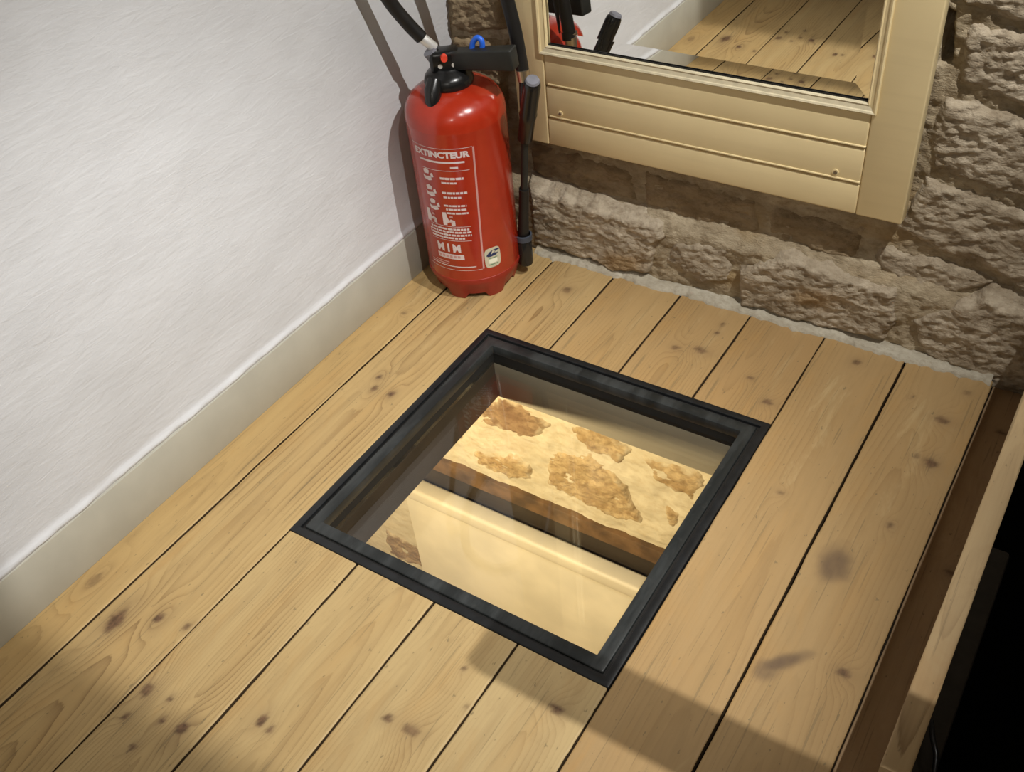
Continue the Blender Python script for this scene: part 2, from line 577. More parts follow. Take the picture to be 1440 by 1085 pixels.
bbo = box('baseboard_left', (-0.014, -3.9, 0.0), (0.0, 0.0, BB), M['base'], bevel=0.0015)
tag(bbo, 'taupe painted baseboard along the white plaster wall', kind='structure')

for nm, lo, hi, mt in (('ceiling', (-0.05, -4.1, 2.6), (3.3, 0.1, 2.65), 'ceiling'),
                       ('wall_right', (3.2, -4.1, -1.6), (3.25, 0.1, 2.6), 'roomwall'),
                       ('wall_front', (-0.05, -4.1, 0.0), (3.3, -4.05, 2.6), 'roomwall')):
    tag(box(nm, lo, hi, M[mt], bevel=0), 'plain painted ' + nm.replace('_', ' ') + ' of the room', kind='structure')

# floor: dark underlay with a hole for the hatch, planks as its parts
HX0, HX1, HY0, HY1 = 0.2425, 0.8505, -0.899, -0.297
bm = bmesh.new()
for lo, hi in (((-0.03, -4.05, -0.05), (HX0, 0.0, -0.0225)), ((HX1, -4.05, -0.05), (1.17, 0.0, -0.0225)),
               ((HX0, HY1, -0.05), (HX1, 0.0, -0.0225)), ((HX0, -4.05, -0.05), (HX1, HY0, -0.0225))):
    bm_box(bm, lo, hi)
floor = bm_obj('floor', bm, M['joist'])
tag(floor, 'wide knotty pine plank floor around the glass hatch', kind='structure')

KN = [(0.122, -1.175, 0.022, 0.012, 1), (0.179, -1.137, 0.01, 0.008, 1), (0.23, -1.125, 0.006, 0.005, 0.8), (0.026, -1.137, 0.016, 0.01, 0.5), (0.262, -1.235, 0.012, 0.01, 0.9), (0.303, -1.228, 0.006, 0.005, 0.9), (0.32, -1.259, 0.006, 0.005, 1), (0.355, -1.253, 0.011, 0.009, 1), (0.267, -1.281, 0.005, 0.005, 0.9), (0.314, -1.309, 0.007, 0.005, 0.9), (0.447, -1.186, 0.01, 0.007, 1), (0.468, -1.19, 0.005, 0.004, 1), (0.136, -0.518, 0.007, 0.006, 1), (0.149, -0.549, 0.008, 0.006, 1), (0.189, -0.546, 0.008, 0.006, 1), (0.604, -1.093, 0.006, 0.007, 0.9), (0.642, -1.091, 0.008, 0.014, 0.7), (0.803, -0.962, 0.006, 0.011, 1), (0.655, -0.165, 0.007, 0.014, 0.8), (0.609, -0.179, 0.007, 0.008, 0.7), (0.824, -0.245, 0.006, 0.009, 0.9), (0.77, -0.198, 0.004, 0.005, 0.8), (0.323, -0.109, 0.01, 0.01, 0.7), (0.928, -0.068, 0.008, 0.008, 0.8), (1.107, -0.152, 0.008, 0.013, 0.8), (1.117, -0.263, 0.009, 0.011, 0.9), (1.092, -0.257, 0.004, 0.005, 0.8), (1.124, -0.716, 0.006, 0.01, 0.9), (0.925, -0.439, 0.004, 0.006, 0.6), (1.099, -0.425, 0.005, 0.005, 0.8), (1.043, -0.117, 0.003, 0.003, 0.9), (0.653, -0.974, 0.004, 0.003, 0.9), (0.691, -1.024, 0.004, 0.003, 0.8), (1.124, -0.063, 0.005, 0.006, 0.5), (0.661, -0.074, 0.004, 0.004, 0.9), (0.662, -0.104, 0.004, 0.004, 0.9), (0.821, -0.319, 0.004, 0.005, 0.7), (0.055, -0.33, 0.004, 0.006, 0.6),
      (1.198, -0.12, 0.006, 0.008, 0.8), (1.205, -0.46, 0.006, 0.008, 0.8)]
STAIN = [(1.05, -0.538, 0.045, 0.030, 0.75, 0.0), (1.046, -0.739, 0.013, 0.045, 0.9, 0.85), (1.03, -0.765, 0.02, 0.02, 0.6, 0.0)]


def plank(x0, x1, y0, y1, ztop, mat, name, tint, grain, thick=0.022, parent=None, seed=0, ragged=0.0, dark_sides=True, brown_dim=0.0, wavy=1.0):
    """one board along Y: fine grid on top with ring, knot and stain values, rounded arrises, sides"""
    rs = np.random.default_rng(seed)
    w = x1 - x0
    nx = max(6, int(w / 0.004))
    xs = np.concatenate([[0, 0.0008, 0.0025], np.linspace(0, w, nx)[1:-1], [w - 0.0025, w - 0.0008, w]])
    xs = np.unique(np.round(xs, 5))
    ya = max(y0, -1.6)
    yy = np.linspace(ya, y1, max(4, int((y1 - ya) / 0.006)))
    if y0 < ya: yy = np.concatenate([np.linspace(y0, ya, 20)[:-1], yy])
    X, Y = np.meshgrid(xs, yy, indexing='ij')
    X = X + x0
    edge = np.minimum(X - x0, x1 - X)
    wob = 0.0016 * fbm(Y * 7, 0 * Y + seed, 0.7, 4, 0.6) * wavy
    Z = ztop - 0.0014 * (1 - np.clip(edge / 0.0025, 0, 1)) ** 2 + 0.0006 * fbm(X * 9, Y * 3, seed * 1.7, 3)
    # ring field of a log cut lengthwise
    cx = x0 + w * rs.uniform(0.25, 0.75) + 0.02 * fbm(Y * 1.3, 0.3, seed, 2)
    dep = 0.018 + 0.05 * np.abs(pnoise(Y * 1.1 + seed * 3.1, 0.5, 2.2)) + rs.uniform(-0.03, 0.03) * (Y - y0)
    R = np.hypot((X - cx), dep) / 0.0062
    K = np.zeros_like(X)
    S = np.zeros_like(X)
    for kx, ky, ky_l, kx_l, st in KN:
        if not (x0 - 0.02 < kx < x1 + 0.02 and y0 - 0.05 < ky < y1 + 0.05): continue
        jit = 1 + 0.5 * fbm(X * 90, Y * 90, kx * 40, 2)
        q = np.hypot((X - kx) / kx_l, (Y - ky) / ky_l) * jit
        K = np.maximum(K, st * (1 - sstep(0.6, 1.25, q)))
        q2 = np.hypot((X - kx) / (kx_l * 2.1), (Y - ky) / (ky_l * 5.0))
        R = R + 2.6 * (kx_l / 0.008) ** 0.7 * np.exp(-q2 ** 2)
        S = np.maximum(S, 0.30 * st * np.exp(-(np.hypot((X - kx) / (kx_l * 2), (Y - ky) / (ky_l * 2.4))) ** 2))
    for kx, ky, a, b, st, rot in STAIN:
        if x0 - 0.005 < kx < x1 + 0.005 and mat is M['plank']:
            dx, dy = X - kx, Y - ky
            u, v = dx * math.cos(rot) + dy * math.sin(rot), -dx * math.sin(rot) + dy * math.cos(rot)
            q = np.hypot(v / a, u / b) * (1 + 0.35 * fbm(X * 40, Y * 40, 3.3, 2))
            S = np.maximum(S, st * (1 - sstep(0.35, 1.2, q)))
    if ragged:
        Yr = Y + ragged * fbm(X * 14, 0 * X, seed, 3) * sstep(y1 - 0.04, y1, Y)
    else:
        Yr = Y
    ni, nj = X.shape
    cxm, cym = (x0 + x1) / 2, (y0 + y1) / 2
    Xw = X + wob * (1 - np.clip((X - x0) / w, 0, 1)) - 0.8 * wob[:, ::-1] * np.clip((X - x0) / w, 0, 1)
    verts = list(np.stack([Xw - cxm, Yr - cym, Z], -1).reshape(-1, 3))
    I = np.arange(ni * nj).reshape(ni, nj)
    faces = [tuple(q) for q in np.stack([I[:-1, :-1], I[1:, :-1], I[1:, 1:], I[:-1, 1:]], -1).reshape(-1, 4)]
    rim = list(I[:, 0]) + list(I[-1, 1:]) + list(I[-2::-1, -1]) + list(I[0, -2:0:-1])
    n0 = len(verts)
    for i in rim:
        v = verts[i]
        verts.append((v[0], v[1], ztop - thick))
    L = len(rim)
    for k in range(L):
        faces.append((rim[(k + 1) % L], rim[k], n0 + k, n0 + (k + 1) % L))
    ext = lambda A: np.concatenate([A.reshape(-1), A.reshape(-1)[rim]])
    o = mesh_obj(name, verts, faces, mat, None, smooth=True, attrs={'ring': ext(R), 'knot': ext(K), 'stain': ext(S)})
    try:
        o.data.set_sharp_from_angle(angle=math.radians(60))
    except Exception:
        pass
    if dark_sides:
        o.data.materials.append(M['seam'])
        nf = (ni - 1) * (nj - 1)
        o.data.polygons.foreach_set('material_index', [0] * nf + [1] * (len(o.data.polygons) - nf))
    o.location = (cxm, cym, 0)
    if parent is not None: o.parent = parent
    o['tint'] = float(tint)
    o['grain'] = float(grain)
    o['brown_dim'] = float(brown_dim)
    return o


PX = [-0.013, 0.086, HX0, 0.391, 0.545, 0.699, HX1, 1.005, 1.157]
GAP = [0.0, 0.0020, 0.0016, 0.0018, 0.0018, 0.0018, 0.0018, 0.0022, 0.0]
TINT = [0.95, 0.8, 0.6, 0.55, 0.45, 0.3, 0.15, 0.1]
GR = [0.5, 1.0, 0.9, 0.5, 0.55, 0.5, 0.4, 0.4]
ENDY = [-0.006, -0.006, -0.024, -0.022, -0.022, -0.024, -0.024, -0.012]
FRONT = -4.0
BROWN_DIM_R = [0.1, 0.1, 0.25, 0.55, 0.7, 0.85, 0.7, 0.65]  # browner wood, plus dimmer light towards the back put into the colour
for i in range(8):
    a, b = PX[i] + GAP[i], PX[i + 1] - GAP[i + 1]
    if 2 <= i <= 5:
        ga = a if i > 2 else HX0 + 0.0012
        gb = b if i < 5 else HX1 - 0.0012
        plank(ga, gb, HY1 + 0.0008, ENDY[i], 0.0, M['plank'], 'plank', TINT[i], GR[i] + (0.15 if i == 2 else 0), parent=floor, seed=20 + i, ragged=0.006, brown_dim=BROWN_DIM_R[i])
        plank(ga, gb, FRONT, HY0 - 0.0008, 0.0, M['plank'], 'plank', TINT[i], GR[i], parent=floor, seed=40 + i)
    else:
        plank(a, b, FRONT, ENDY[i], 0.0, M['plank'], 'plank', TINT[i], GR[i], parent=floor, seed=60 + i, ragged=0.006, brown_dim=BROWN_DIM_R[i])
# lower board beside the last plank
sunk = plank(1.1585, 1.2145, FRONT, -0.006, -0.016, M['darkwood'], 'sunken_plank', 0.4, 0.3, parent=floor, seed=90)
sunk['label'] = 'narrow dark brown board set lower than the pale planks'

# stone wall -------------------------------------------------------------
UP = {'S1': [(0.175, 0.163), (0.26, 0.163), (0.353, 0.153), (0.49, 0.146), (0.504, 0.117), (0.483, 0.085), (0.468, 0.016), (0.391, -0.004), (0.331, 0.004), (0.26, 0.006), (0.172, 0.004)], 'S2': [(0.162, 0.244), (0.413, 0.236), (0.421, 0.16), (0.329, 0.152), (0.218, 0.166), (0.164, 0.169)], 'S3': [(0.431, 0.238), (0.671, 0.232), (0.689, 0.157), (0.586, 0.143), (0.435, 0.158)], 'S4': [(0.687, 0.228), (0.88, 0.223), (0.878, 0.143), (0.761, 0.147), (0.699, 0.155)], 'S5': [(0.515, 0.12), (0.643, 0.14), (0.646, 0.047), (0.589, 0.02), (0.524, 0.045), (0.492, 0.061)], 'S6': [(0.653, 0.098), (0.756, 0.155), (0.866, 0.142), (0.96, 0.142), (0.979, 0.073), (0.963, 0.013), (0.829, 0.0), (0.663, 0.0)], 'S7': [(0.988, 0.081), (1.057, 0.136), (1.107, 0.171), (1.18, 0.159), (1.304, 0.142), (1.347, -0.03), (1.16, -0.03), (1.02, 0.007)], 'S8': [(0.896, 0.167), (0.92, 0.202), (1.025, 0.2), (1.117, 0.186), (1.094, 0.158), (0.979, 0.076), (0.957, 0.129)], 'S9': [(0.923, 0.239), (0.961, 0.352), (1.121, 0.335), (1.228, 0.327), (1.271, 0.171), (1.164, 0.158), (1.124, 0.191), (1.029, 0.21)], 'S10': [(0.947, 0.43), (0.962, 0.499), (1.085, 0.487), (1.188, 0.473), (1.226, 0.336), (1.119, 0.345), (0.966, 0.363)], 'S11': [(0.972, 0.623), (1.055, 0.616), (1.154, 0.6), (1.186, 0.483), (1.083, 0.497), (0.98, 0.52)], 'S12': [(0.929, 0.719), (1.128, 0.692), (1.151, 0.609), (1.053, 0.625), (0.961, 0.637)], 'S13': [(0.0, 0.535), (0.134, 0.557), (0.137, 0.48), (0.045, 0.457), (0.0, 0.471)], 'S14': [(0.0, 0.45), (0.14, 0.463), (0.118, 0.301), (0.0, 0.291)]}
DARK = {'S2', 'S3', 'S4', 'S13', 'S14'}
PROUD = {'S1': 0.013, 'S2': 0.002, 'S3': 0.002, 'S4': 0.002, 'S5': 0.004, 'S6': 0.011, 'S7': 0.006, 'S8': 0.009, 'S9': 0.006, 'S10': 0.006, 'S11': 0.005, 'S12': 0.006}
# the rest of the wall: rough courses of plain stones
rr = random.Random(3)
CO = []
for z0, z1 in ((0.30, 0.42), (0.42, 0.58), (0.58, 0.72), (0.72, 0.90), (0.90, 1.07), (1.07, 1.26), (1.26, 1.42), (1.42, 1.62), (1.62, 1.80), (1.80, 2.0), (2.0, 2.18), (2.18, 2.38), (2.38, 2.59)):
    x = 0.01 if z0 > 0.55 else 1.24
    while x < 3.15:
        w = rr.uniform(0.17, 0.36)
        x1 = min(x + w, 3.18)
        if not (z0 < 0.75 and x < 1.22) and not (0.19 < x1 and x < 0.95 and z0 < 1.45):
            g = 0.008
            j = lambda: rr.uniform(-0.008, 0.008)
            CO.append([(x + g + j(), z0 + g + j()), ((x + x1) / 2, z0 + g + j()), (x1 - g + j(), z0 + g + j()), (x1 - g + j(), (z0 + z1) / 2), (x1 - g + j(), z1 - g + j()), ((x + x1) / 2 + j(), z1 - g + j()), (x + g + j(), z1 - g + j()), (x + g + j(), (z0 + z1) / 2)])
        x = x1
for z0, z1 in ((0.0, 0.15), (0.15, 0.30)):
    x = 1.36
    while x < 3.1:
        x1 = x + rr.uniform(0.2, 0.34)
        CO.append([(x, z0), (x1 - 0.016, z0), (x1 - 0.016, z1 - 0.016), (x, z1 - 0.016)])
        x = x1


FOOT = {'S1', 'S5', 'S6', 'S7'}      # bottom course stands proud of the wall above
SET = 0.030


def setback(X, Z):
    return SET * sstep(0.125, 0.175, Z + 0.02 * fbm(X * 6, 0 * X, 4.4, 3))


def relief(X, Z, seed):
    a = fbm(X * 14, Z * 22, seed, 3, 0.6)
    rid = 1 - np.abs(fbm(X * 14 + Z * 8, Z * 44 - X * 10, seed + 3, 4, 0.62)) * 2.4
    fine = fbm(X * 60, Z * 95, seed + 5, 3, 0.6)
    return a * 0.0065 + rid * 0.0040 + fine * 0.0034


def stone_mesh(poly, step, proud, seed, y_at=0.0, rough=1.0, dip=0.016):
    P = np.array(poly)
    x0, z0 = P.min(0) - 0.014
    x1, z1 = P.max(0) + 0.014
    xs = np.arange(x0, x1 + step, step)
    zs = np.arange(z0, z1 + step, step)
    X, Z = np.meshgrid(xs, zs, indexing='ij')
    sd = poly_sd(X, Z, poly) + (0.010 * rough) * fbm(X * 22, Z * 22, seed + 9, 4, 0.6)
    body = sstep(-0.011, 0.016, sd)
    H = -dip + (proud + dip) * body + relief(X, Z, seed) * body * rough
    keep = sd > -0.0105
    I = np.arange(X.size).reshape(X.shape)
    k4 = keep[:-1, :-1] & keep[1:, :-1] & keep[1:, 1:] & keep[:-1, 1:]
    F = np.stack([I[:-1, :-1], I[1:, :-1], I[1:, 1:], I[:-1, 1:]], -1)[k4]
    used = np.unique(F)
    remap = -np.ones(X.size, int)
    remap[used] = np.arange(len(used))
    V = np.stack([X, y_at - H, Z], -1).reshape(-1, 3)[used]
    smear = 1 - sstep(-0.002, 0.018, sd + 0.022 * fbm(X * 30, Z * 30, seed + 21, 4, 0.6))
    return V, remap[F], smear.reshape(-1)[used]


def mortar_mesh(name, x0, x1, z0, z1, step, mat, y_at=0.0, amp=0.0065, hole=None, seed=0.0, niche=None, fine=0.9, stepped=False):
    xs = np.arange(x0, x1 + step / 2, step)
    zs = np.arange(z0, z1 + step / 2, step)
    X, Z = np.meshgrid(xs, zs, indexing='ij')
    H = amp * fbm(X * 11, Z * 15, seed, 5 if fine > 0.5 else 3, 0.6 if fine > 0.5 else 0.45) + amp * fine * fbm(X * 45, Z * 60, seed + 4, 3, 0.6)
    if niche is not None:
        H = H - 0.045 * sstep(-0.004, 0.004, poly_sd(X, Z, niche))
    if hole is not None:
        H = H - 0.05 * sstep(0.002, 0.012, poly_sd(X, Z, hole))
    I = np.arange(X.size).reshape(X.shape)
    F = np.stack([I[:-1, :-1], I[1:, :-1], I[1:, 1:], I[:-1, 1:]], -1).reshape(-1, 4)
    Y0 = setback(X, Z) if stepped else y_at
    return np.stack([X, Y0 - H, Z], -1).reshape(-1, 3), F


SLOT = [(0.928, 0.638), (0.957, 0.632), (0.969, 0.543), (0.940, 0.538)]
NICHE = [(0.20, 0.30), (0.91, 0.30), (0.91, 1.37), (0.20, 1.37)]
V1, F1 = mortar_mesh('m', -0.02, 1.5, -0.03, 0.75, 0.004, None, hole=SLOT, niche=NICHE, stepped=True)
V2, F2 = mortar_mesh('m', -0.02, 3.22, 0.75, 2.61, 0.03, None, niche=NICHE, stepped=True)
V3, F3 = mortar_mesh('m', 1.5, 3.22, -0.03, 0.75, 0.03, None, stepped=True)
VV = np.concatenate([V1, V2, V3])
FF = np.concatenate([F1, F2 + len(V1), F3 + len(V1) + len(V2)])
wb = mesh_obj('wall_back', VV, FF, M['mortar'], smooth=True)
tag(wb, 'rough rubble stone wall with pale mortar joints behind the mirror', kind='structure')
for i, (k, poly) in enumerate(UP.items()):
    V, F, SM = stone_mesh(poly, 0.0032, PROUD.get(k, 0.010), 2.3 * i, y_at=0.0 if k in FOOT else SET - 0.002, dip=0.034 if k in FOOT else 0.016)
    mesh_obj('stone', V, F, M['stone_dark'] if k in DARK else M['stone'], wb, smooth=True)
for i, poly in enumerate(CO):
    V, F, SM = stone_mesh(poly, 0.018, 0.012, 1.1 * i, y_at=SET if poly[0][1] > 0.14 else 0.0)
    mesh_obj('stone', V, F, M['stone'] if i % 3 else M['stone_dark'], wb, smooth=True)

# crumbly lime fillet where the planks meet the wall
xs = np.arange(0.19, 1.158, 0.004)
ts = np.linspace(0, 1, 12)
X, T = np.meshgrid(xs, ts, indexing='ij')
wid = 0.026 + 0.012 * fbm(X * 12, 0 * X, 5.0, 4) + 0.010 * fbm(X * 55, 0 * X, 8.0, 2)
Yf = 0.012 - T * (wid + 0.014)
Zf = 0.0125 * (1 - T) ** 0.6 + 0.0022 - 0.004 * (T > 0.95) + 0.004 * fbm(X * 40, Yf * 60, 2.0, 4) * (1 - T ** 4) + 0.004 * fbm(X * 9, 0 * X, 1.0, 2) * (1 - T)
Zf = np.where(T > 0.95, -0.002, Zf)
I = np.arange(X.size).reshape(X.shape)
F = np.stack([I[:-1, :-1], I[:-1, 1:], I[1:, 1:], I[1:, :-1]], -1).reshape(-1, 4)
mesh_obj('mortar_fillet', np.stack([X, Yf, Zf], -1).reshape(-1, 3), F, M['fillet'], wb, smooth=True)

# ------------------------------------------------------------------ stairwell beside the floor
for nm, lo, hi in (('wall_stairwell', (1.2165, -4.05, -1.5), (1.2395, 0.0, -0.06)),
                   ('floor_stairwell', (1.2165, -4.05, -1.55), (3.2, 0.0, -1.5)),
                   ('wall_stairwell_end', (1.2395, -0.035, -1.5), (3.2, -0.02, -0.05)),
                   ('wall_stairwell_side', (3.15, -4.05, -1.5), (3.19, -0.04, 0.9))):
    tag(box(nm, lo, hi, M['void'], bevel=0), 'near-black surface of the dark stairwell', kind='structure')
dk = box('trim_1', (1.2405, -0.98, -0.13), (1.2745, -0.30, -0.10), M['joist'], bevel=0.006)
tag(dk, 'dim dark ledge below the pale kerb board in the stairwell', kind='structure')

kb = plank(1.2165, 1.2445, -1.0, -0.012, 0.30, M['kerbwood'], 'kerb_board', 0.5, 1.6, thick=0.345, seed=77, dark_sides=False, wavy=0.3)
tag(kb, 'pale narrow pine board standing on edge along the dark stairwell', 'board')
cable = tube('black_cable', catmull([(1.247, -0.70, -0.045), (1.256, -0.725, -0.045), (1.268, -0.75, -0.05), (1.274, -0.79, -0.07), (1.272, -0.85, -0.095)], 8), 0.0035, M['blackplastic'])
tag(cable, 'thin black glossy cable curving beside the kerb board', 'cable')

# handrail added over the stairwell, unseen, to cast the floor shadow band
hr = empty('shadow_rail', (1.9, -0.98, -1.5))
bmh = (FLOOR_LAMP.z - 1.12) / FLOOR_LAMP.z
rx0 = FLOOR_LAMP.x + (0.655 - FLOOR_LAMP.x) * bmh
ry0 = FLOOR_LAMP.y + (-0.86 - FLOOR_LAMP.y) * bmh
ry1 = FLOOR_LAMP.y + (-0.965 - FLOOR_LAMP.y) * bmh
box('rail', (rx0, ry1, 1.105), (3.14, ry0, 1.135), M['kerbwood'], hr, bevel=0.004)
for px_ in (2.45, 3.05):
    box('post', (px_, ry1 + 0.006, -1.5), (px_ + 0.045, ry0 - 0.006, 1.105), M['kerbwood'], hr, bevel=0.004)
tag(hr, 'unseen pine rail on two posts, added to cast a shadow on the floor', 'shadow_rail')

# two track spots under the ceiling
def spot_can(loc, target, label, flap):
    t = empty('ceiling_spotlight', (loc.x, loc.y, 2.6))
    d = (Vector(target) - loc).normalized()
    a = loc - d * 0.17
    b = loc - d * 0.012
    tube('lamp_can', [a, a + d * 0.01, b - d * 0.01, b], [0.03, 0.042, 0.042, 0.042], M['lampcan'], t, n=24)
    tube('stem', [(loc.x, loc.y, 2.6), a + d * 0.02], 0.008, M['lampcan'], t, n=10)
    if flap:
        box('shade_flap', (loc.x - 0.30, loc.y - 0.0085, loc.z - 0.30), (loc.x + 0.10, loc.y - 0.007, loc.z + 0.02), M['blackmetal'], t, bevel=0)  # unseen flap added to keep this spot off the near floor
    tag(t, label, 'spotlight')
spot_can(FLOOR_LAMP, (0.36, -0.95, 0.0), 'white ceiling spotlight with added black shade flap aimed at the floor hatch', True)
spot_can(CORNER_LAMP, (0.30, -0.28, 0.4), 'white ceiling spotlight aimed at the extinguisher corner', False)

# ------------------------------------------------------------------ cellar under the hatch
V, F = mortar_mesh('m', -1.3, 1.16, -0.90, -0.14, 0.007, None, amp=0.012, seed=12.0, fine=0.25)
V4, F4 = mortar_mesh('m', -1.3, -0.36, -2.3, -0.90, 0.012, None, amp=0.010, seed=14.0, fine=0.25)
lw = mesh_obj('wall_cellar', np.concatenate([V, V4]), np.concatenate([F, F4 + len(V)]), M['cellar_mortar'], smooth=True)
tag(lw, 'warmly lit rubble wall of the cellar seen through the floor hatch', kind='structure')
LO = {'L1': [(0.158, -0.674), (0.297, -0.597), (0.385, -0.647), (0.453, -0.806), (0.383, -0.828), (0.246, -0.817), (0.149, -0.799)], 'L2': [(-0.103, -0.787), (0.036, -0.732), (0.108, -0.741), (0.102, -0.812), (0.024, -0.852), (-0.09, -0.839)], 'L3': [(-0.025, -0.547), (0.093, -0.512), (0.196, -0.552), (0.116, -0.645), (0.045, -0.647), (-0.085, -0.657)], 'L4': [(0.226, -0.539), (0.325, -0.484), (0.418, -0.539), (0.386, -0.605), (0.289, -0.601)], 'L5': [(0.449, -0.544), (0.538, -0.52), (0.633, -0.541), (0.587, -0.636), (0.48, -0.619)], 'L6': [(0.512, -0.697), (0.566, -0.689), (0.553, -0.783), (0.513, -0.772)], 'L7': [(-0.555, -1.388), (-0.394, -1.399), (-0.388, -1.518), (-0.569, -1.542)],
      'L8': [(-0.33, -0.66), (-0.14, -0.64), (-0.13, -0.76), (-0.30, -0.80)], 'L9': [(0.55, -0.30), (0.85, -0.30), (0.85, -0.46), (0.55, -0.46)], 'L10': [(0.68, -0.55), (0.95, -0.56), (0.95, -0.75), (0.66, -0.72)], 'L11': [(-0.30, -0.42), (0.0, -0.40), (-0.04, -0.50), (-0.3, -0.56)]}
for i, (k, poly) in enumerate(LO.items()):
    V, F, SM = stone_mesh(poly, 0.006, 0.003, 30 + 1.9 * i, rough=1.4)
    mesh_obj('stone', V, F, M['cellar_brown'] if k in ('L7', 'L3') else M['cellar_stone'], lw, smooth=True, attrs={'smear': SM})
bmo = box('cellar_beam', (-0.9, -0.016, -0.930), (1.155, 0.10, -0.872), M['beam'], bevel=0.004)
tag(bmo, 'brown wooden beam under the cellar stone wall seen through the hatch', 'beam')
bmb = box('beam_shade_board', (-0.9, 0.030, -1.10), (1.155, 0.06, -0.930), M['shaftdark'], bevel=0.002)  # dark colour paints in the shade below the beam
tag(bmb, 'board painted dark brown as the shade between beam and cream panel', 'board')
pn = empty('cellar_panel', (0.5, 0.0, -2.3))
box('face', (-0.385, -0.030, -2.3), (1.155, 0.02, -1.10), M['panel'], pn, bevel=0.003)
box('top_rail', (-0.372, -0.040, -1.098), (1.155, 0.02, -1.045), M['panel'], pn, bevel=0.012, seg=4)
tag(pn, 'smooth cream painted panel below the brown beam seen through the hatch', 'panel')
for nm, lo, hi, mt in (('floor_cellar', (-1.3, -2.6, -2.35), (1.2, 0.1, -2.3), 'cellarfloor'),
                       ('wall_cellar_left', (-1.35, -2.6, -2.35), (-1.3, 0.1, -0.06), 'cellarfloor'),
                       ('wall_cellar_right', (1.16, -2.6, -2.35), (1.2, 0.0, -0.06), 'cellarfloor'),
                       ('wall_cellar_front', (-1.35, -2.65, -2.35), (1.2, -2.6, -0.06), 'cellarfloor')):
    tag(box(nm, lo, hi, M[mt], bevel=0), 'pale stone surface of the cellar room', kind='structure')
bm = bmesh.new()
for lo, hi in (((-1.35, -2.6, -0.139), (HX0 + 0.02, 0.05, -0.055)), ((HX1 - 0.02, -2.6, -0.139), (1.2, 0.05, -0.055)),
               ((HX0 + 0.02, HY1 - 0.02, -0.139), (HX1 - 0.02, 0.05, -0.055)), ((HX0 + 0.02, -2.6, -0.139), (HX1 - 0.02, HY0 + 0.02, -0.055))):
    bm_box(bm, lo, hi)
tag(bm_obj('ceiling_cellar', bm, M['cellarfloor']), 'pale ceiling of the cellar room', kind='structure')

# ------------------------------------------------------------------ glass floor hatch
hatch = empty('floor_hatch', ((HX0 + HX1) / 2, (HY0 + HY1) / 2, -0.14))
tag(hatch, 'square glass floor hatch in a black metal frame', 'hatch')


def ring(name, o, i, z0, z1, mat, bevel=0.0012):
    """rectangular ring between outer rectangle o and inner rectangle i (x0, x1, y0, y1)"""
    bm = bmesh.new()
    lev = []
    for z in (z0, z1):
        lev.append([[bm.verts.new((x, y, z)) for x, y in ((r[0], r[2]), (r[1], r[2]), (r[1], r[3]), (r[0], r[3]))] for r in (o, i)])
    for k in range(4):
        n = (k + 1) % 4
        bm.faces.new([lev[1][0][k], lev[1][0][n], lev[1][1][n], lev[1][1][k]])
        bm.faces.new([lev[0][0][n], lev[0][0][k], lev[0][1][k], lev[0][1][n]])
        bm.faces.new([lev[0][0][k], lev[0][0][n], lev[1][0][n], lev[1][0][k]])
        bm.faces.new([lev[0][1][n], lev[0][1][k], lev[1][1][k], lev[1][1][n]])
    if bevel:
        bmesh.ops.bevel(bm, geom=bm.edges[:], offset=bevel, segments=2, affect='EDGES', profile=0.5)
    return bm_obj(name, bm, mat, hatch, smooth=True)


def rect(d):
    return (HX0 + d, HX1 - d, HY0 + d, HY1 - d)


ring('outer_frame', rect(0.0), rect(0.0135), -0.03, 0.0018, M['blackmetal'])
ring('groove_seal', rect(0.0135), rect(0.0185), -0.03, -0.0035, M['rubber'], 0)
ring('inner_frame', rect(0.0185), rect(0.0405), -0.020, 0.0012, M['rim'], 0.002)
ring('frame_flange', rect(0.0185), rect(0.0395), -0.046, -0.020, M['flange'], 0)
gz = box('glass_pane', (HX0 + 0.0400, HY0 + 0.0400, -0.0455), (HX1 - 0.0400, HY1 - 0.0400, -0.0365), M['glass'], hatch, bevel=0)
gz['label'] = 'clear walk-on glass pane'
r_ = rect(0.040)
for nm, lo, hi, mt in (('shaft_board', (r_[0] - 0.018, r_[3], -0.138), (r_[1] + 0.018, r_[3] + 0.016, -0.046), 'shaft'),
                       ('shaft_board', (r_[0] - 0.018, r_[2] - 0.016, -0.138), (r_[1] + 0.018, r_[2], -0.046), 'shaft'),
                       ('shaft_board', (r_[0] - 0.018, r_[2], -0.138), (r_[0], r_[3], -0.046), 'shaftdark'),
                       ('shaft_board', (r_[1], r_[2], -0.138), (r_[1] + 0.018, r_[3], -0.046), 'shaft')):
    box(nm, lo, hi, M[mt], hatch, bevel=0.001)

# ------------------------------------------------------------------ mirror in an old casement frame
MF, MB_ = -0.008, 0.020          # front and back of the frame
FX0, FX1, FZ0, FZ1 = 0.168, 0.945, 0.271, 1.40
IX0, IX1, IZ0, IZ1 = 0.2475, 0.8555, 0.4800, 1.31
mir = empty('wall_mirror', ((FX0 + FX1) / 2, 0.01, FZ0))
tag(mir, 'rectangular mirror in a cream painted wooden window frame on the stone wall', 'mirror')
# stiles: front board plus raised rounded edge
for x0, x1 in ((FX0, IX0 - 0.010), (IX1 + 0.010, FX1)):
    box('stile', (x0, MF, FZ0), (x1, MB_, FZ1), M['cream'], mir, bevel=0.003, seg=3)
